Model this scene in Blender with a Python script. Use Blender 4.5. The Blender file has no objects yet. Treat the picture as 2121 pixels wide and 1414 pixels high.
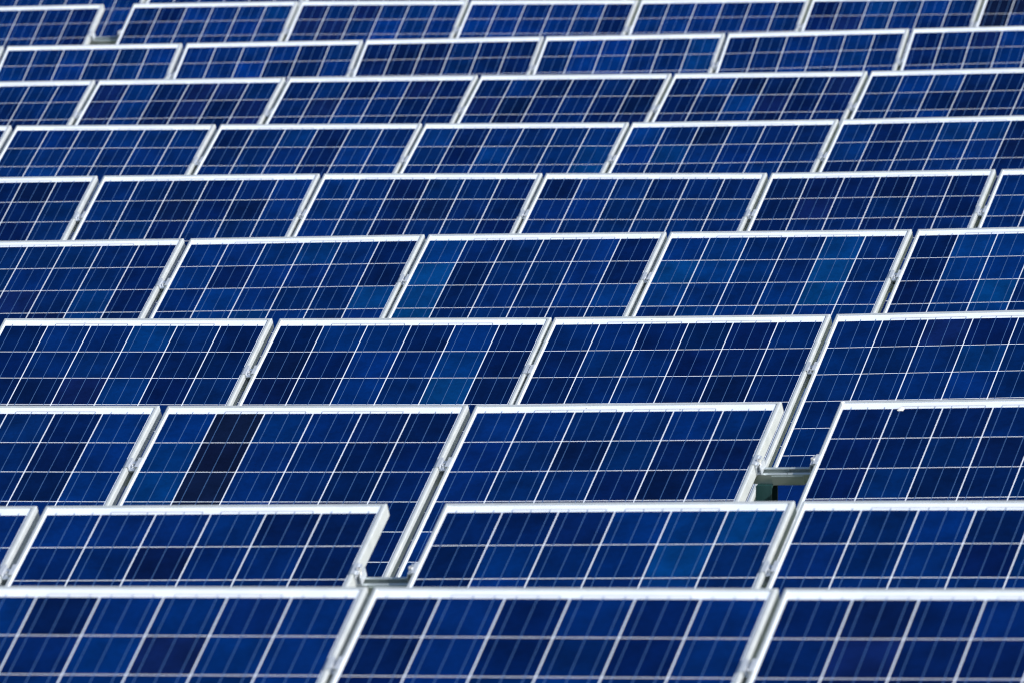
import bpy, bmesh, math, random
from mathutils import Matrix, Vector
random.seed(7)
scene = bpy.context.scene
R = math.radians

# ---------------------------------------------------------------- camera
CAM_Z = 4.05                      # camera height; panel table below is relative to it
PITCH, YAW = 0.07330433, 0.31146900
cam_data = bpy.data.cameras.new("camera")
cam = bpy.data.objects.new("camera", cam_data)
scene.collection.objects.link(cam)
F = Vector((-math.sin(YAW) * math.cos(PITCH), math.cos(YAW) * math.cos(PITCH), -math.sin(PITCH)))
RT = Vector((math.cos(YAW), math.sin(YAW), 0))
UP = RT.cross(F)
m = Matrix((RT, UP, -F)).transposed().to_4x4()
m.translation = Vector((0, 0, CAM_Z))
cam.matrix_world = m
cam_data.sensor_fit = 'HORIZONTAL'
cam_data.sensor_width = 36.0
cam_data.lens = 383.000
cam_data.clip_start = 0.5
cam_data.clip_end = 3000
cam_data.dof.use_dof = True
cam_data.dof.focus_distance = 37.6
cam_data.dof.aperture_fstop = 14.0
scene.camera = cam

# ---------------------------------------------------------------- light
SUN_AZ, SUN_EL = 111.0, 27.5      # azimuth clockwise from +Y
world = bpy.data.worlds.new("World")
scene.world = world
world.use_nodes = True
nt = world.node_tree
bg = nt.nodes["Background"]
sky = nt.nodes.new("ShaderNodeTexSky")
sky.sky_type = 'NISHITA'
sky.sun_disc = False
sky.sun_elevation = R(SUN_EL)
sky.sun_rotation = R(SUN_AZ)
nt.links.new(sky.outputs[0], bg.inputs[0])
bg.inputs[1].default_value = 0.10
sun_data = bpy.data.lights.new("sun", 'SUN')
sun_data.energy = 4.8
sun_data.angle = R(0.55)
sun_data.color = (1.0, 0.98, 0.955)
sun = bpy.data.objects.new("sun", sun_data)
scene.collection.objects.link(sun)
S = Vector((math.sin(R(SUN_AZ)) * math.cos(R(SUN_EL)), math.cos(R(SUN_AZ)) * math.cos(R(SUN_EL)), math.sin(R(SUN_EL))))
sun.rotation_euler = S.to_track_quat('Z', 'Y').to_euler()
sun.location = (20, -20, 30)
scene.view_settings.view_transform = 'Standard'
scene.view_settings.look = 'None'
scene.view_settings.gamma = 1.0
scene.view_settings.use_curve_mapping = False
scene.view_settings.exposure = 0.42
scene.render.engine = 'CYCLES'
scene.cycles.pixel_filter_type = 'BLACKMAN_HARRIS'
scene.cycles.filter_width = 1.15

# ---------------------------------------------------------------- materials
def mat(name):
    mm = bpy.data.materials.new(name)
    mm.use_nodes = True
    return mm, mm.node_tree, mm.node_tree.nodes["Principled BSDF"]

def add_noise(n, scale, detail=3.0, rough=0.5, coord='Object', vec=None):
    t = n.nodes.new("ShaderNodeTexNoise")
    t.inputs["Scale"].default_value = scale
    t.inputs["Detail"].default_value = detail
    t.inputs["Roughness"].default_value = rough
    if vec is None:
        tc = n.nodes.new("ShaderNodeTexCoord")
        vec = tc.outputs[coord]
    n.links.new(vec, t.inputs["Vector"])
    return t

def remap(n, sock, lo, hi, a=0.3, b=0.7):
    r = n.nodes.new("ShaderNodeMapRange")
    r.inputs["From Min"].default_value = a
    r.inputs["From Max"].default_value = b
    r.inputs["To Min"].default_value = lo
    r.inputs["To Max"].default_value = hi
    n.links.new(sock, r.inputs["Value"])
    return r.outputs[0]

# silicon wafer under the laminate glass; its tint is the wafer's own (object colour)
M_CELL, n, b = mat("silicon_cell")
oi = n.nodes.new("ShaderNodeObjectInfo")
tc = n.nodes.new("ShaderNodeTexCoord")
off = n.nodes.new("ShaderNodeVectorMath"); off.operation = 'MULTIPLY_ADD'
cmb = n.nodes.new("ShaderNodeCombineXYZ")
for i, k in enumerate((37.0, 91.0, 53.0)):
    mu = n.nodes.new("ShaderNodeMath"); mu.operation = 'MULTIPLY'
    n.links.new(oi.outputs["Random"], mu.inputs[0]); mu.inputs[1].default_value = k
    n.links.new(mu.outputs[0], cmb.inputs[i])
off.inputs[1].default_value = (1, 1, 1)
n.links.new(tc.outputs["Object"], off.inputs[0])
n.links.new(cmb.outputs[0], off.inputs[2])
cloud = add_noise(n, 8.0, 3.0, 0.55, vec=off.outputs[0])
vor = n.nodes.new("ShaderNodeTexVoronoi"); vor.inputs["Scale"].default_value = 95.0
n.links.new(off.outputs[0], vor.inputs["Vector"])
sep = n.nodes.new("ShaderNodeSeparateColor")
n.links.new(vor.outputs["Color"], sep.inputs[0])
g1 = remap(n, cloud.outputs[0], 0.74, 1.32)
g2 = remap(n, sep.outputs[0], 0.92, 1.08, 0.0, 1.0)
mm_ = n.nodes.new("ShaderNodeMath"); mm_.operation = 'MULTIPLY'
n.links.new(g1, mm_.inputs[0]); n.links.new(g2, mm_.inputs[1])
vm = n.nodes.new("ShaderNodeVectorMath"); vm.operation = 'SCALE'
n.links.new(oi.outputs["Color"], vm.inputs[0]); n.links.new(mm_.outputs[0], vm.inputs["Scale"])
n.links.new(vm.outputs[0], b.inputs["Base Color"])
b.inputs["Roughness"].default_value = 0.45
b.inputs["Specular IOR Level"].default_value = 0.0
b.inputs["Coat Weight"].default_value = 0.22
b.inputs["Coat Roughness"].default_value = 0.06
b.inputs["Coat IOR"].default_value = 1.4

# white laminate sheet with slight dirt
M_SHEET, n, b = mat("white_backsheet")
ns = add_noise(n, 9.0, 6.0, 0.65)
cr = n.nodes.new("ShaderNodeValToRGB")
cr.color_ramp.elements[0].position = 0.3; cr.color_ramp.elements[0].color = (0.68, 0.735, 0.83, 1)
cr.color_ramp.elements[1].position = 0.6; cr.color_ramp.elements[1].color = (0.75, 0.80, 0.885, 1)
n.links.new(ns.outputs[0], cr.inputs[0]); n.links.new(cr.outputs[0], b.inputs["Base Color"])
b.inputs["Roughness"].default_value = 0.5
b.inputs["Coat Weight"].default_value = 0.5
b.inputs["Coat Roughness"].default_value = 0.06

def metal(name, c1, c2, metallic, rough, scale, stretch=(1, 1, 1)):
    mm, n, b = mat(name)
    tc = n.nodes.new("ShaderNodeTexCoord"); mp = n.nodes.new("ShaderNodeMapping")
    mp.inputs["Scale"].default_value = stretch
    n.links.new(tc.outputs["Object"], mp.inputs[0])
    t = add_noise(n, scale, 5.0, 0.6, vec=mp.outputs[0])
    cr = n.nodes.new("ShaderNodeValToRGB")
    cr.color_ramp.elements[0].position = 0.3; cr.color_ramp.elements[0].color = (*c1, 1)
    cr.color_ramp.elements[1].position = 0.7; cr.color_ramp.elements[1].color = (*c2, 1)
    n.links.new(t.outputs[0], cr.inputs[0]); n.links.new(cr.outputs[0], b.inputs["Base Color"])
    n.links.new(remap(n, t.outputs[0], rough * 0.85, rough * 1.15), b.inputs["Roughness"])
    b.inputs["Metallic"].default_value = metallic
    return mm
M_FRAME = metal("anodised_aluminium", (0.56, 0.60, 0.61), (0.66, 0.69, 0.70), 0.40, 0.36, 14.0, (1, 1, 1))
M_RAIL = metal("mill_aluminium", (0.54, 0.61, 0.61), (0.66, 0.72, 0.72), 0.7, 0.34, 20.0, (0.2, 3, 3))
M_CLAMP = metal("clamp_aluminium", (0.55, 0.60, 0.67), (0.68, 0.72, 0.78), 0.5, 0.36, 30.0)
M_BOLT = metal("stainless_steel", (0.66, 0.66, 0.66), (0.82, 0.82, 0.82), 0.6, 0.3, 40.0)
M_POST = metal("shaded_green_steel", (0.005, 0.034, 0.036), (0.010, 0.050, 0.050), 0.25, 0.55, 12.0, (1, 1, 0.3))  # dark green takes in the shade on the galvanised posts
M_BAR = metal("tinned_copper_sky_tint", (0.080, 0.190, 0.42), (0.100, 0.225, 0.49), 0.55, 0.35, 6.0)  # blue of the reflected sky is put into the base colour
M_RIB = metal("tinned_ribbon", (0.56, 0.58, 0.63), (0.66, 0.68, 0.72), 0.3, 0.4, 60.0)
M_HOLE, n, b = mat("socket_recess"); b.inputs["Base Color"].default_value = (0.03, 0.03, 0.03, 1)
M_DROP = metal("dried_dropping", (0.70, 0.70, 0.66), (0.84, 0.84, 0.80), 0.0, 0.8, 60.0)
M_SPECK = metal("dark_grit", (0.03, 0.028, 0.02), (0.08, 0.07, 0.05), 0.0, 0.9, 60.0)
M_GRASS, n, b = mat("meadow_ground")
ns = add_noise(n, 0.9, 8.0, 0.7, coord='Generated')
tc = n.nodes.new("ShaderNodeTexCoord"); ns = add_noise(n, 1.7, 9.0, 0.7, vec=tc.outputs["Object"])
cr = n.nodes.new("ShaderNodeValToRGB")
cr.color_ramp.elements[0].position = 0.35; cr.color_ramp.elements[0].color = (0.030, 0.055, 0.018, 1)
cr.color_ramp.elements[1].position = 0.7; cr.color_ramp.elements[1].color = (0.10, 0.105, 0.045, 1)
n.links.new(ns.outputs[0], cr.inputs[0]); n.links.new(cr.outputs[0], b.inputs["Base Color"])
b.inputs["Roughness"].default_value = 0.95

# ---------------------------------------------------------------- helpers
COL = scene.collection
def link(name, mesh, parent=None, loc=None, mw=None):
    o = bpy.data.objects.new(name, mesh)
    COL.objects.link(o)
    if parent is not None:
        o.parent = parent
    if loc is not None: o.location = loc
    if mw is not None: o.matrix_local = mw
    return o
def mesh_from(name, verts, faces, material, mats=None, fm=None):
    me = bpy.data.meshes.new(name)
    me.from_pydata(verts, [], faces)
    me.materials.append(material)
    for x in (mats or []): me.materials.append(x)
    if fm:
        for p, i in zip(me.polygons, fm): p.material_index = i
    me.validate(); me.update()
    return me
def box_mesh(name, x0, x1, y0, y1, z0, z1, material, bevel=0.0):
    bm = bmesh.new()
    bmesh.ops.create_cube(bm, size=1)
    for v in bm.verts:
        v.co = Vector((x0 + (v.co.x + .5) * (x1 - x0), y0 + (v.co.y + .5) * (y1 - y0), z0 + (v.co.z + .5) * (z1 - z0)))
    if bevel:
        bmesh.ops.bevel(bm, geom=bm.edges[:], offset=bevel, segments=1, affect='EDGES')
    me = bpy.data.meshes.new(name); bm.to_mesh(me); bm.free(); me.materials.append(material)
    return me
def prism_x(name, prof, L, material):
    """closed (y,z) profile extruded along +x by L"""
    n_ = len(prof)
    v = [(0, y, z) for y, z in prof] + [(L, y, z) for y, z in prof]
    f = [(i, (i + 1) % n_, n_ + (i + 1) % n_, n_ + i) for i in range(n_)]
    f += [tuple(range(n_))[::-1], tuple(range(n_, 2 * n_))]
    me = mesh_from(name, v, f, material)
    bm = bmesh.new(); bm.from_mesh(me); bmesh.ops.recalc_face_normals(bm, faces=bm.faces[:]); bm.to_mesh(me); bm.free()
    return me

# ---------------------------------------------------------------- dimensions (metres)
W, A = 0.987, 0.1594              # module width, cell pitch
CELL = 0.1554
MT, MB = 0.0422, 0.030            # sheet margin above the top cell, below the bottom cell
MS = (W - 6 * A) / 2
LEN = MT + 10 * A + MB
LIP = 0.0034                      # frame lip above the laminate
DEP = 0.0365                      # frame below the laminate
# module local frame: x across, y up the slope, z out of the glass; origin bottom centre of laminate plane

# row, order, top-left lip corner (relative to camera), across direction, up-slope direction
TABLE = [
    (1, 0, (-9.10561, 24.10640, -2.46892), (0.99964, 0.00350, 0.02672), (-0.01615, 0.87160, 0.48996)),
    (1, 1, (-8.10172, 24.10987, -2.44209), (0.99966, -0.00167, 0.02602), (-0.01130, 0.87166, 0.48997)),
    (1, 2, (-7.09869, 24.10821, -2.41596), (0.99959, -0.00034, 0.02863), (-0.01374, 0.87166, 0.48991)),
    (2, 0, (-11.33743, 27.90669, -2.66595), (0.99942, -0.00392, 0.03392), (-0.01313, 0.87289, 0.48774)),
    (2, 1, (-10.32491, 27.90272, -2.63159), (0.99944, -0.00395, 0.03331), (-0.01281, 0.87288, 0.48776)),
    (2, 2, (-9.17132, 27.89787, -2.59306), (0.99939, -0.00745, 0.03423), (-0.01020, 0.87293, 0.48773)),
    (2, 3, (-8.16248, 27.89036, -2.55855), (0.99953, -0.00683, 0.03003), (-0.00869, 0.87288, 0.48785)),
    (3, 0, (-12.38184, 31.82729, -2.70145), (0.99963, -0.01276, 0.02384), (-0.00090, 0.86550, 0.50091)),
    (3, 1, (-11.36749, 31.81432, -2.67720), (0.99952, -0.01386, 0.02770), (-0.00188, 0.86555, 0.50082)),
    (3, 2, (-10.35557, 31.80025, -2.64906), (0.99924, -0.01706, 0.03497), (-0.00274, 0.86566, 0.50062)),
    (3, 3, (-9.17998, 31.78021, -2.60757), (0.99912, -0.01667, 0.03862), (-0.00490, 0.86572, 0.50051)),
    (4, 0, (-13.26854, 35.44930, -2.69542), (0.99975, -0.00425, 0.02197), (-0.00738, 0.86433, 0.50287)),
    (4, 1, (-12.25439, 35.44493, -2.67307), (0.99962, -0.00889, 0.02628), (-0.00553, 0.86440, 0.50277)),
    (4, 2, (-11.25594, 35.43601, -2.64679), (0.99932, -0.01502, 0.03361), (-0.00391, 0.86452, 0.50258)),
    (4, 3, (-10.24790, 35.42085, -2.61277), (0.99890, -0.01587, 0.04422), (-0.00849, 0.86470, 0.50222)),
    (5, 0, (-15.47703, 40.76903, -2.79661), (0.99921, -0.02188, 0.03329), (0.00224, 0.86516, 0.50149)),
    (5, 1, (-14.46115, 40.74677, -2.76271), (0.99905, -0.02309, 0.03707), (0.00139, 0.86523, 0.50138)),
    (5, 2, (-13.45593, 40.72351, -2.72547), (0.99920, -0.02574, 0.03065), (0.00690, 0.86509, 0.50157)),
    (5, 3, (-12.45108, 40.69764, -2.69465), (0.99923, -0.02422, 0.03090), (0.00546, 0.86511, 0.50156)),
    (5, 4, (-11.43891, 40.67313, -2.66321), (0.99888, -0.02170, 0.04198), (-0.00226, 0.86533, 0.50121)),
    (6, 0, (-17.15092, 44.33548, -2.77377), (0.99951, 0.00179, 0.03138), (-0.01711, 0.86843, 0.49553)),
    (6, 1, (-16.13318, 44.33728, -2.74189), (0.99964, 0.00090, 0.02690), (-0.01411, 0.86841, 0.49564)),
    (6, 2, (-15.12493, 44.33812, -2.71483), (0.99979, -0.00562, 0.01952), (-0.00480, 0.86843, 0.49579)),
    (6, 3, (-14.11975, 44.33243, -2.69521), (0.99976, -0.00984, 0.01945), (-0.00109, 0.86844, 0.49579)),
    (6, 4, (-13.11110, 44.32248, -2.67543), (0.99936, -0.01136, 0.03402), (-0.00699, 0.86861, 0.49545)),
    (6, 5, (-12.09675, 44.31095, -2.64090), (0.99935, -0.01134, 0.03425), (-0.00712, 0.86861, 0.49544)),
    (7, 0, (-18.79163, 47.67517, -2.74352), (0.99970, -0.00967, 0.02236), (-0.00234, 0.87549, 0.48323)),
    (7, 1, (-17.77675, 47.66535, -2.72083), (0.99971, -0.00970, 0.02211), (-0.00219, 0.87549, 0.48324)),
    (7, 2, (-16.76283, 47.65545, -2.69841), (0.99967, -0.01459, 0.02120), (0.00253, 0.87548, 0.48325)),
    (7, 3, (-15.75736, 47.64073, -2.67708), (0.99956, -0.01967, 0.02232), (0.00644, 0.87547, 0.48323)),
    (7, 4, (-14.75197, 47.62093, -2.65455), (0.99928, -0.02130, 0.03125), (0.00356, 0.87560, 0.48303)),
    (7, 5, (-13.74495, 47.59946, -2.62298), (0.99904, -0.02120, 0.03842), (0.00002, 0.87572, 0.48281)),
    (8, 0, (-19.61055, 51.07571, -2.71198), (0.99920, -0.02443, 0.03176), (0.00544, 0.86805, 0.49645)),
    (8, 1, (-18.59836, 51.05096, -2.67985), (0.99928, -0.02447, 0.02887), (0.00691, 0.86799, 0.49653)),
    (8, 2, (-17.58441, 51.02609, -2.65057), (0.99923, -0.02799, 0.02763), (0.01059, 0.86794, 0.49656)),
    (8, 3, (-16.57705, 50.99783, -2.62275), (0.99921, -0.03142, 0.02439), (0.01517, 0.86783, 0.49663)),
    (8, 4, (-15.57050, 50.96616, -2.59814), (0.99908, -0.03255, 0.02781), (0.01445, 0.86789, 0.49655)),
    (8, 5, (-14.56080, 50.93327, -2.56993), (0.99878, -0.03247, 0.03732), (0.00968, 0.86811, 0.49628)),
    (9, -1, (-21.77575, 55.48050, -2.76686), (0.99763, 0.06332, 0.02696), (-0.06829, 0.86229, 0.50178)),
    (9, 0, (-20.76715, 55.54452, -2.73961), (0.99763, 0.06332, 0.02696), (-0.06829, 0.86229, 0.50178)),
    (9, 1, (-19.75387, 55.60878, -2.71219), (0.99780, 0.05938, 0.02949), (-0.06616, 0.86250, 0.50172)),
    (9, 2, (-18.74848, 55.66857, -2.68246), (0.99800, 0.05534, 0.03047), (-0.06315, 0.86274, 0.50170)),
    (9, 3, (-17.74752, 55.72405, -2.65192), (0.99818, 0.05313, 0.02842), (-0.06022, 0.86291, 0.50175)),
    (9, 4, (-16.74157, 55.77760, -2.62319), (0.99792, 0.05327, 0.03619), (-0.06424, 0.86275, 0.50153)),
    (9, 5, (-15.73144, 55.83152, -2.58657), (0.99796, 0.05324, 0.03519), (-0.06371, 0.86277, 0.50156)),
    (10, 0, (-22.54991, 59.21288, -2.70478), (0.99802, 0.05368, 0.03285), (-0.06289, 0.86904, 0.49074)),
    (10, 1, (-21.38298, 59.27558, -2.66701), (0.99827, 0.05295, 0.02575), (-0.05876, 0.86922, 0.49092)),
    (10, 2, (-20.37111, 59.32921, -2.64106), (0.99860, 0.05062, 0.01538), (-0.05164, 0.86957, 0.49110)),
    (10, 3, (-19.36329, 59.38027, -2.62553), (0.99873, 0.04820, 0.01497), (-0.04933, 0.86970, 0.49111)),
    (10, 4, (-18.35567, 59.42888, -2.61033), (0.99864, 0.04628, 0.02408), (-0.05213, 0.86963, 0.49095)),
    (10, 5, (-17.34916, 59.47551, -2.58606), (0.99868, 0.04560, 0.02380), (-0.05141, 0.86967, 0.49096)),
    (10, 6, (-16.34197, 59.52150, -2.56206), (0.99869, 0.04557, 0.02340), (-0.05118, 0.86967, 0.49097)),
    (11, 0, (-23.43745, 62.54815, -2.68173), (0.99810, 0.05294, 0.03141), (-0.06155, 0.86670, 0.49502)),
    (11, 1, (-22.42836, 62.60167, -2.65002), (0.99821, 0.05294, 0.02792), (-0.05982, 0.86677, 0.49511)),
    (11, 2, (-21.41918, 62.65520, -2.62183), (0.99830, 0.05295, 0.02443), (-0.05810, 0.86684, 0.49519)),
    (11, 3, (-20.40990, 62.70873, -2.59715), (0.99834, 0.05295, 0.02269), (-0.05723, 0.86688, 0.49522)),]
ROWNAMES = ['front', 'second', 'third', 'fourth', 'fifth', 'sixth', 'seventh', 'eighth', 'ninth', 'tenth', 'eleventh']
rows = {}
for r, p, O, X, U in TABLE:
    X = Vector(X).normalized(); U = Vector(U); U = (U - X * U.dot(X)).normalized()
    rows.setdefault(r, []).append([p, Vector(O) + Vector((0, 0, CAM_Z)), X, U, X.cross(U)])
for r in rows: rows[r].sort(key=lambda t: t[0])
BREAK = {(2, 2), (3, 3), (10, 1)}

def ground_z(x, y):
    return CAM_Z - 4.05 + 0.027 * (x + 8.1 + 0.37 * (y - 24)) * (1.0 if abs(x) < 60 else 60 / abs(x))

# ---------------------------------------------------------------- ground
gx = [-1500, -400, -150, -60] + [-60 + 4 * i for i in range(1, 31)] + [150, 400, 1500]
gy = [-1500, -300, -60] + [4 * i for i in range(-10, 31)] + [160, 260, 500, 1000, 2600]
verts = []
for yy in gy:
    for xx in gx:
        cx_, cy_ = max(-50, min(50, xx)), max(-20, min(110, yy))
        verts.append((xx, yy, ground_z(cx_, cy_) + random.uniform(-.03, .03)))
nx_ = len(gx)
faces = [(j * nx_ + i, j * nx_ + i + 1, (j + 1) * nx_ + i + 1, (j + 1) * nx_ + i) for j in range(len(gy) - 1) for i in range(nx_ - 1)]
ground = link("ground", mesh_from("ground", verts, faces, M_GRASS))
ground["kind"] = "structure"

# ---------------------------------------------------------------- shared meshes of the module
def frame_mesh():
    zt = LIP
    prof = [(0.0, -DEP), (0.0, zt - .0030), (.0010, zt - .0014), (.0040, zt - .0001), (.0102, zt), (.011, zt - .0008), (.011, -.0012),
            (.0022, -.0012), (.0022, -DEP + .0022), (.024, -DEP + .0022), (.024, -DEP)]
    v = []
    for inset, z in prof:
        v += [(-W / 2 + inset, inset, z), (W / 2 - inset, inset, z), (W / 2 - inset, LEN - inset, z), (-W / 2 + inset, LEN - inset, z)]
    f = []
    k = len(prof)
    for i in range(k):
        j = (i + 1) % k
        for c in range(4):
            d = (c + 1) % 4
            f.append((i * 4 + c, i * 4 + d, j * 4 + d, j * 4 + c))
    me = mesh_from("frame", v, f, M_FRAME)
    bm = bmesh.new(); bm.from_mesh(me); bmesh.ops.recalc_face_normals(bm, faces=bm.faces[:]); bm.to_mesh(me); bm.free()
    return me
ME_FRAME = frame_mesh()
ME_SHEET = box_mesh("backsheet", -W / 2 + .0108, W / 2 - .0108, .0108, LEN - .0108, -.0011, 0, M_SHEET)
h = CELL / 2
hv = h + .0004
def cell_mesh():
    c = .0011; z1 = .0004
    o = [(-h + c, -hv), (h - c, -hv), (h, -hv + c), (h, hv - c), (h - c, hv), (-h + c, hv), (-h, hv - c), (-h, -hv + c)]
    v = [(x, y, z1) for x, y in o] + [(x, y, .00005) for x, y in o]
    f = [tuple(range(8))] + [(8 + i, 8 + (i + 1) % 8, (i + 1) % 8, i) for i in range(8)]
    return mesh_from("cell", v, f, M_CELL)
ME_CELL = cell_mesh()
ME_BAR = box_mesh("busbar", -.00095, .00095, MB + .002, LEN - MT + .0085, .00045, .00065, M_BAR)
ME_RIB = box_mesh("ribbon", 0, 2 * A - A / 3, 0, .0045, .0001, .0004, M_RIB)

PAL = {   # colours of the silicon wafers themselves
    'k': (.0005, .0066, .043), 'd': (.0002, .0078, .055), 'n': (.0001, .0115, .073), 'b': (.0001, .0142, .092),
    'l': (.0001, .0195, .106), 't': (.0001, .0265, .115), 'p': (.0020, .0098, .064), 'u': (.0001, .0180, .118)}
CELLS = {  # wafer tones row by row from the top edge, as the photograph shows them
 (1,0):["bdbbnb","nnbpbb","dnbbnb"], (1,1):["dbdbdb","dbdndb","dbnbnb"], (1,2):["dkdbdn","dpddnb","dkdndb"],
 (2,0):["nbnbnb","nbnnnb","bnnbnn"], (2,1):["bnnbdd","nnknnd","ndnbnd"], (2,2):["nddblt","dbnntn","dbnnln"], (2,3):["nnbdnb","bnbdnb","nbbnbn"],
 (3,0):["nbnndb","nnnnkb","nnbnkb","nnndnb"], (3,1):["bkbndd","lkbndd","lkbndd","lkbndd","nnnndd","nnnddd","nndndd"],
 (3,2):["bbnnbn","bndndd","bnndkn","bnddnd","bnnnnn","lbnnnn"], (3,3):["dddnnd","ddnknd","dnkdnn","dnnddn"],
 (4,0):["dbnlnd","dnnndd","dkpldn","dknlnn"], (4,1):["dbbdbd","kdbnld","kdbntd","ddbntd"], (4,2):["nndddn","dnnddd","dnndkd","dnnddd"],
 (4,3):["ndpddn","nnnlnn","nnnbnn","nnddnn","ndnnnn","nnnnnn","nnbnnn"],
 (5,0):["nnnnnd","nnbnnd","nnpnld","nndkld"], (5,1):["bbblbd","bdbbnd","nlbnbt","nllbnb"], (5,2):["lnnnbd","tdnnbd","tdnnbl","tnnnnn"],
 (5,3):["blnntn","tlbntn","lbnbtb","nlbnbl"], (5,4):["dllnbb","dlbnnb","dbtnbl","dblnbb"],
 (6,0):["nnndkd","nndddn","nndkdn"], (6,1):["nnddnb","bdkdkb","nndnnn"], (6,2):["bndnnd","bndknd","bndnnd"], (6,3):["dbbdnn","bbnnnn","bnnnnn"],
 (6,4):["dkdkdd","dpdndd","dnnddn"], (6,5):["bbnnbn","bbnnbn","bnnnnn"],
 (7,0):["nbnnnn","bnnnnn","nnnbnn"], (7,1):["nbnbnb","nbbnbb","nlnnnn"], (7,2):["dnldbn","dnbdlb","nbbdbb"], (7,3):["ldbnnl","ndlnnl","nbbnbt"],
 (7,4):["lbdbnn","blbbbn","nnnbbn"], (7,5):["bdblld","ldnbbk","dnnbbd"],
 (8,0):["nndnnb","nnddnn","nndddn"], (8,1):["pbdppn","pbkpdp","pnkpdp"], (8,2):["dndbpd","npbndd","dnlnkd"], (8,3):["nbddnk","pkdndk","nkdndp"],
 (8,4):["dlkddp","ddlpdd","pdbkdd"], (8,5):["nbbddk","nbdkdd","nnbkdn"],
 (9,-1):["nnbnnb","nnbnnb","nnnnnn"], (9,0):["nnbnnb","bnbnbb","nnbnnb"], (9,1):["bnbbdn","bbuddb","nbbddn"], (9,2):["dkkndd","kkkndd","dkdndd"], (9,3):["nuunnl","nuunnl","nluunl"],
 (9,4):["dnnbbn","nnbbln","nnbnbb"], (9,5):["dnpbdn","ddnbdn","bnnbdn"],
 (10,0):["nnbnnd","nnnbnd","nbnnnd"], (10,1):["ndbbbl","dbbbbb","nbbbbl"], (10,2):["pnpbbb","ppnubb","npnubb"], (10,3):["bbnbbd","ubbbnd","bubbnd"],
 (10,4):["nbbnbn","bubnbn","bbbnbn"], (10,5):["dnllbn","dpbbnd","nnbbnd"], (10,6):["kkddnn","kndknn","kddnnn"],
 (11,0):["nbnnbn","nbnnbn","bnnbnb"], (11,1):["nndnbb","nnbnnb","nbnnbn"], (11,2):["nbnbnn","nbnnbn","nbnnnn"], (11,3):["nnbnnb","nbnnnb","nnbnnn"]}

LABELS = {
 (1,0): "blurred blue solar panel filling the bottom left, with one purple tinted cell",
 (1,1): "large blurred solar panel in the middle of the front row, full width in view",
 (1,2): "dark navy solar panel at the bottom right corner, last of the front row",
 (2,0): "sliver of a solar panel at the left edge in the second row",
 (2,1): "second row solar panel ending at an open gap, its bright side face showing",
 (2,2): "second row solar panel right of the gap, teal cells at its upper right",
 (2,3): "blue solar panel at the right edge of the second row from the front",
 (3,0): "half hidden solar panel at the left edge of the third row from the front",
 (3,1): "third row solar panel with a nearly black second column of cells",
 (3,2): "third row solar panel standing left of the open gap with bare rail",
 (3,3): "dark solar panel with a white bird dropping on its top edge",
 (4,0): "leftmost fourth row solar panel, its top left corner touching the left edge",
 (4,1): "fourth row solar panel with lighter blue cells in its fifth column, second from the left",
 (4,2): "very dark navy solar panel, third from left in the fourth row",
 (4,3): "fourth row solar panel at the right edge, seen deep down through the gap",
 (5,0): "leftmost fifth row solar panel with a lighter fifth column of cells",
 (5,1): "second solar panel from left in the fifth row, teal cell at lower right",
 (5,2): "solar panel with a bright teal left column of cells, middle of the fifth row",
 (5,3): "solar panel with cloudy teal patches, fourth from the left in the fifth row",
 (5,4): "fifth row solar panel with one bright teal cell at the right edge",
 (6,0): "dark solar panel at the left edge of the sixth row",
 (6,1): "navy solar panel second from the left in the sixth row from the front",
 (6,2): "dark navy solar panel third from the left in the sixth row from the front",
 (6,3): "fourth solar panel from left in the sixth row, blue and navy cells",
 (6,4): "purplish dark solar panel fifth from the left in the sixth row from the front",
 (6,5): "narrow piece of a solar panel at the right edge of the sixth row",
 (7,0): "tiny corner of a solar panel at the left edge of the seventh row",
 (7,1): "blue solar panel second from the left in the seventh row from the front",
 (7,2): "blue solar panel third from left in the seventh row, darker fourth column",
 (7,3): "blue solar panel with brighter end columns, fourth from the left in the seventh row",
 (7,4): "bright blue solar panel fifth from the left in the seventh row from the front",
 (7,5): "solar panel at the right edge of the seventh row, light blue first cells",
 (8,0): "dark solar panel cut off by the left edge in the eighth row from the front",
 (8,1): "purple tinted solar panel second from the left in the eighth row from the front",
 (8,2): "purple tinted solar panel third from left in the eighth row",
 (8,3): "dark solar panel fourth from the left in the eighth row from the front",
 (8,4): "dark mottled solar panel fifth from the left in the eighth row from the front",
 (8,5): "solar panel cut off by the right edge in the eighth row from the front",
 (9,-1): "thin sliver of a solar panel frame at the left edge of the ninth row",
 (9,0): "blue solar panel whose top left corner meets the left edge, in the ninth row",
 (9,1): "blue solar panel in the ninth row, just left of the nearly black one",
 (9,2): "nearly black solar panel standing out in the ninth row from the front",
 (9,3): "solar panel with the brightest blue cells of all, in the ninth row",
 (9,4): "blue solar panel left of the last one at the right edge, ninth row",
 (9,5): "solar panel cut off by the right edge in the ninth row from the front",
 (10,0): "far solar panel at the top left, its lit white side beside an open gap",
 (10,1): "far blue solar panel in the tenth row, just right of the open gap",
 (10,2): "purple tinted far solar panel, second right of the gap in the tenth row",
 (10,3): "blurred blue far solar panel, third right of the gap in the tenth row",
 (10,4): "blurred blue far solar panel, fourth right of the gap in the tenth row",
 (10,5): "far solar panel in the tenth row cut by the top edge, second from the right",
 (10,6): "nearly black far solar panel in the top right corner of the photo",
 (11,0): "farthest solar panel seen behind the top left corner, left of the thin frame joint",
 (11,1): "farthest solar panel seen through the open gap at the top left",
 (11,2): "bottom strip of a farthest row panel showing above the tenth row, left of centre",
 (11,3): "sliver of a farthest row panel at the top edge, right of centre"}

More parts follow.
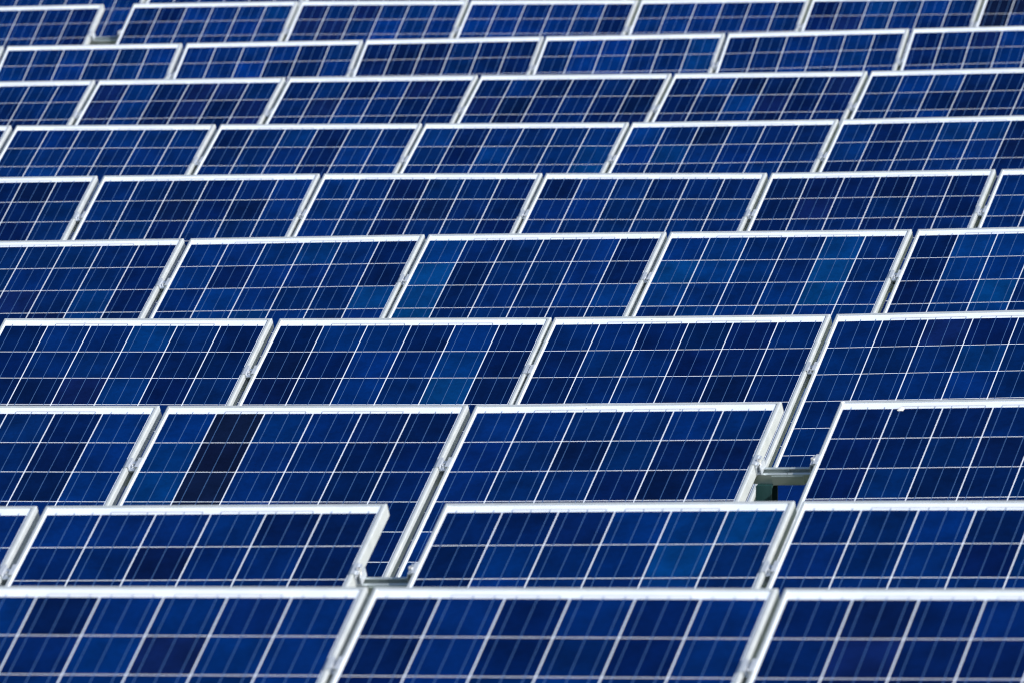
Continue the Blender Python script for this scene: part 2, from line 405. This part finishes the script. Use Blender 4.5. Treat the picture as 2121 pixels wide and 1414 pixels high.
BLACKEST = {(3, 1), (10, 6)}      # modules with almost black wafers
def vary(col):
    k = random.uniform(.90, 1.11)
    return (max(0, col[0] * k + random.uniform(-.0002, .0003)), col[1] * k * random.uniform(.93, 1.07), col[2] * k * random.uniform(.95, 1.05), 1)

def build_panel(r, p, O, X, U, N):
    root = bpy.data.objects.new("solar_panel", None)
    COL.objects.link(root)
    root.empty_display_size = 0.2
    base = O + X * (W / 2) - U * LEN - N * LIP
    mw = Matrix((X, U, N)).transposed().to_4x4(); mw.translation = base
    root.matrix_world = mw
    root["label"] = LABELS[(r, p)]
    root["category"] = "solar panel"
    root["group"] = "solar panels standing in tilted rows"
    link("frame", ME_FRAME, root)
    link("backsheet", ME_SHEET, root)
    tones = CELLS[(r, p)]
    rnd = [random.choice("ndbnbdnp") for _ in range(6)]
    for j in range(10):
        for c in range(6):
            key = tones[j][c] if j < len(tones) else (tones[-1][c] if random.random() < .5 else random.choice("nnbdb"))
            o = link("cell", ME_CELL, root, (-W / 2 + MS + A * (c + .5), LEN - MT - A * (j + .5), 0))
            o.color = vary((.0020, .0062, .027) if key == 'k' and (r, p) in BLACKEST else PAL[key])
            if random.random() < .5: o.rotation_euler.z = math.pi     # wafers are laid either way round
    for c in range(6):
        for q in (1 / 6, .5, 5 / 6):
            link("busbar", ME_BAR, root, (-W / 2 + MS + A * (c + q), 0, 0))
    for c in (1, 3):
        link("ribbon", ME_RIB, root, (-W / 2 + MS + A * (c + 1 / 6), LEN - MT + .0085, 0))
    return root

panel_roots = {}
for r in rows:
    for p, O, X, U, N in rows[r]:
        panel_roots[(r, p)] = build_panel(r, p, O, X, U, N)

# ---------------------------------------------------------------- mounting racks
RAIL_H, RAIL_W, RT_ = 0.033, 0.040, 0.003
def rail_prof():
    w, hh, t = RAIL_W / 2, RAIL_H, RT_
    return [(-w, -hh), (w, -hh), (w, 0), (w - .010, 0), (w - .010, -t), (w - t, -t), (w - t, -hh + t), (-w + t, -hh + t),
            (-w + t, -t), (-w + .010, -t), (-w + .010, 0), (-w, 0)]
def splice_prof():
    w, hh, t = RAIL_W / 2 + .0030, RAIL_H + .003, .0024
    return [(-w, -hh), (w, -hh), (w, -.004), (w - t, -.004), (w - t, -hh + t), (-w + t, -hh + t), (-w + t, -.004), (-w, -.004)]
ME_SPLICE = prism_x("rail_splice", splice_prof(), .10, M_RAIL)
V1, V2 = 0.316, 1.27              # distance of the two rails from the top edge

def clamp_mesh(gap, end=False):
    """length runs along y (up-slope), x across the gap, z above the lip"""
    g = gap / 2
    t = .0025
    L2 = .025
    if not end:
        prof = [(-g - .0085, t), (-g - .0085, 0), (-g + .0014, 0), (-g + .0014, -.014), (g - .0014, -.014), (g - .0014, 0), (g + .0085, 0), (g + .0085, t),
                (g - .0038, t), (g - .0038, -.0115), (-g + .0038, -.0115), (-g + .0038, t)]
    else:   # flange over the lip at -x, box leg outboard, standing on the rail
        prof = [(-.0085, t), (-.0085, .0002), (.0012, .0002), (.0012, -DEP - LIP + .002), (0.0175, -DEP - LIP + .002), (0.0175, -.010), (0.0150, -.010),
                (0.0150, -.034), (.0045, -.034), (.0045, -.004), (.0130, -.004), (.0130, -.001), (.0045, -.001), (.0045, t)]
    v = [(x, -L2, z) for x, z in prof] + [(x, L2, z) for x, z in prof]
    k = len(prof)
    f = [(i, (i + 1) % k, k + (i + 1) % k, k + i) for i in range(k)] + [tuple(range(k)), tuple(range(k, 2 * k))[::-1]]
    me = mesh_from("clamp", v, f, M_CLAMP)
    bm = bmesh.new(); bm.from_mesh(me); bmesh.ops.recalc_face_normals(bm, faces=bm.faces[:]); bm.to_mesh(me); bm.free()
    return me
def bolt_mesh(rad=.0062, hh=.008):
    """socket cap bolt on a washer: axis z, standing on z=0"""
    bm = bmesh.new()
    def ring(rr, z, n=20): return [bm.verts.new((rr * math.cos(2 * math.pi * i / n), rr * math.sin(2 * math.pi * i / n), z)) for i in range(n)]
    seq = [(rad * 1.35, 0), (rad * 1.35, .0015), (rad, .0015), (rad, hh - .0008), (rad - .0008, hh), (rad * .55, hh), (rad * .5, hh - .004)]
    rings = [ring(a_, z_) for a_, z_ in seq]
    for a_, b_ in zip(rings, rings[1:]):
        for i in range(20): bm.faces.new((a_[i], a_[(i + 1) % 20], b_[(i + 1) % 20], b_[i]))
    f = bm.faces.new(rings[-1]); f.material_index = 1
    bm.faces.new(rings[0][::-1])
    me = bpy.data.meshes.new("bolt"); bm.to_mesh(me); bm.free()
    me.materials.append(M_BOLT); me.materials.append(M_HOLE)
    return me
ME_BOLT = bolt_mesh(); ME_EBOLT = bolt_mesh(.0085, .010)

def frame_mat(pos, X, U, N):
    mw = Matrix((X, U, N)).transposed().to_4x4(); mw.translation = pos
    return mw

def post_mesh(height):
    w, d, t, l = .025, .034, .004, .012
    pr = [(-w, -d), (w, -d), (w, -d + t), (-w + t, -d + t), (-w + t, d - t), (w, d - t), (w, d), (-w, d)]
    v = [(x, y, 0) for x, y in pr] + [(x, y, height) for x, y in pr]
    k = len(pr)
    f = [(i, (i + 1) % k, k + (i + 1) % k, k + i) for i in range(k)] + [tuple(range(k))[::-1], tuple(range(k, 2 * k))]
    me = mesh_from("post", v, f, M_POST)
    bm = bmesh.new(); bm.from_mesh(me); bmesh.ops.recalc_face_normals(bm, faces=bm.faces[:]); bm.to_mesh(me); bm.free()
    return me

RACK_LABEL = {
 'front': "metal rack carrying the nearest, blurred row of solar panels at the bottom",
 'second': "metal rack carrying the second row, its rail crossing the open gap at bottom centre",
 'third': "metal rack carrying the third row, bare rail and green post in its gap",
 'tenth': "metal rack of the tenth row, its pale rail crossing the top left gap",
 'eleventh': "metal rack carrying the farthest row of solar panels behind the top left gap"}
for r in rows:
    name = ROWNAMES[r - 1]
    ps = rows[r]
    z0 = ps[0]
    # rack base on the ground under the row's middle
    mid = ps[len(ps) // 2]
    basept = mid[1] - mid[3] * V1
    root = bpy.data.objects.new("mounting_rack", None); COL.objects.link(root)
    root.location = (basept.x, basept.y, ground_z(basept.x, basept.y))
    root["label"] = RACK_LABEL.get(name, "metal rack carrying the %s row of solar panels from the front" % name)
    root["category"] = "mounting rack"
    root["group"] = "racks under the panel rows"
    inv = Matrix.Translation(root.location).inverted()
    def part(nm, me, mw, parent=root, inv=inv):
        o = bpy.data.objects.new(nm, me); COL.objects.link(o); o.parent = parent
        o.matrix_local = inv @ mw
        return o
    for i, (p, O, X, U, N) in enumerate(ps):
        prev = ps[i - 1] if i else None
        nxt = ps[i + 1] if i + 1 < len(ps) else None
        gl = (O - (prev[1] + prev[2] * W)).length if prev else .3
        gr = (nxt[1] - (O + X * W)).length if nxt else .3
        lbrk = prev is not None and (r, p) in BREAK
        rbrk = nxt is not None and (r, nxt[0]) in BREAK
        for V in (V1, V2):
            xs = -gl / 2 + .0008; xe = W + gr / 2 - .0008
            L_ = xe - xs
            me = prism_x("rail", rail_prof(), L_, M_RAIL)
            part("rail", me, frame_mat(O + X * xs - U * V - N * (LIP + DEP + .0004), X, U, N))
            if lbrk:
                part("rail_splice", ME_SPLICE, frame_mat(O + X * (xs - .05) - U * V - N * (LIP + DEP + .0012), X, U, N))
            # clamps
            if prev is not None and not lbrk:
                Xm = (X + prev[2]).normalized(); Um = (U + prev[3]).normalized(); Nm = Xm.cross(Um)
                c = ((prev[1] + prev[2] * W - prev[3] * V) + (O - U * V)) / 2
                mw = frame_mat(c + Nm * .0004, Xm, Um, Nm)
                cl = part("mid_clamp", clamp_mesh(gl), mw)
                b_ = bpy.data.objects.new("bolt", ME_BOLT); COL.objects.link(b_); b_.parent = cl; b_.location = (0, -.004, -.0113)
            if lbrk:
                mw = frame_mat(O - U * V + N * .0003, -X, -U, N)
                cl = part("end_clamp", clamp_mesh(0, True), mw)
                b_ = bpy.data.objects.new("bolt", ME_EBOLT); COL.objects.link(b_); b_.parent = cl; b_.location = (.0095, 0, -.0338); b_.scale = (.8, .8, 3.9)
            if rbrk:
                mw = frame_mat(O + X * W - U * V + N * .0003, X, U, N)
                cl = part("end_clamp", clamp_mesh(0, True), mw)
                b_ = bpy.data.objects.new("bolt", ME_EBOLT); COL.objects.link(b_); b_.parent = cl; b_.location = (.0095, -.004, -.0338); b_.scale = (.8, .8, 3.9)
        # posts: one pair every second module, and the one seen in the third row's gap
        want = []
        if r == 3:
            if p == 2: want.append(W + .020)
            if p == 0: want.append(W * .5)
        elif i % 2 == (1 if r != 10 else 0):
            want.append(W * .45)
        for wx in want:
            for V in (V1, V2):
                top = O + X * wx - U * V - N * (LIP + DEP + RAIL_H + .004)
                gz = ground_z(top.x, top.y) - .25
                hgt = top.z - gz - .012
                mw = Matrix.Translation((top.x, top.y, gz))
                part("post", post_mesh(hgt), mw)
                bk = box_mesh("post_bracket", -.024, .024, -.03, .03, -.006, .0035, M_POST)
                part("post_bracket", bk, frame_mat(top, X, U, N))

# ---------------------------------------------------------------- small marks on the third row's right panel and the fourth row
def blob(rad, flat, seed, material, name):
    rr = random.Random(seed)
    n_ = 14
    v = [(0, 0, flat)]
    for ring, (k, z) in enumerate(((.55, flat * .8), (1.0, 0.0))):
        for i in range(n_):
            a_ = 2 * math.pi * i / n_
            q = rad * k * rr.uniform(.72, 1.25)
            v.append((q * math.cos(a_), q * math.sin(a_) * 1.1, z))
    f = [(0, 1 + i, 1 + (i + 1) % n_) for i in range(n_)]
    f += [(1 + i, 1 + n_ + i, 1 + n_ + (i + 1) % n_, 1 + (i + 1) % n_) for i in range(n_)]
    return mesh_from(name, v, f, material)
drop = link("bird_dropping", blob(.011, .002, 3, M_DROP, "bird_dropping"), panel_roots[(3, 3)], (-W / 2 + MS + A * 1.17, LEN - MT - .004, .0007))
link("bird_dropping", blob(.006, .0015, 5, M_DROP, "bird_dropping"), panel_roots[(3, 3)], (-W / 2 + .008, LEN - .009, LIP + .0001))
for key, xs in (((4, 2), (.12, .36, .83)), ((4, 0), (.31,)), ((3, 2), (.37, .68)), ((5, 0), (.90,))):
    for q in xs:
        link("grit_speck", blob(.0016, .0012, int(q * 100), M_SPECK, "grit_speck"), panel_roots[key], (-W / 2 + W * q, LEN - random.uniform(.016, .036), .0003))
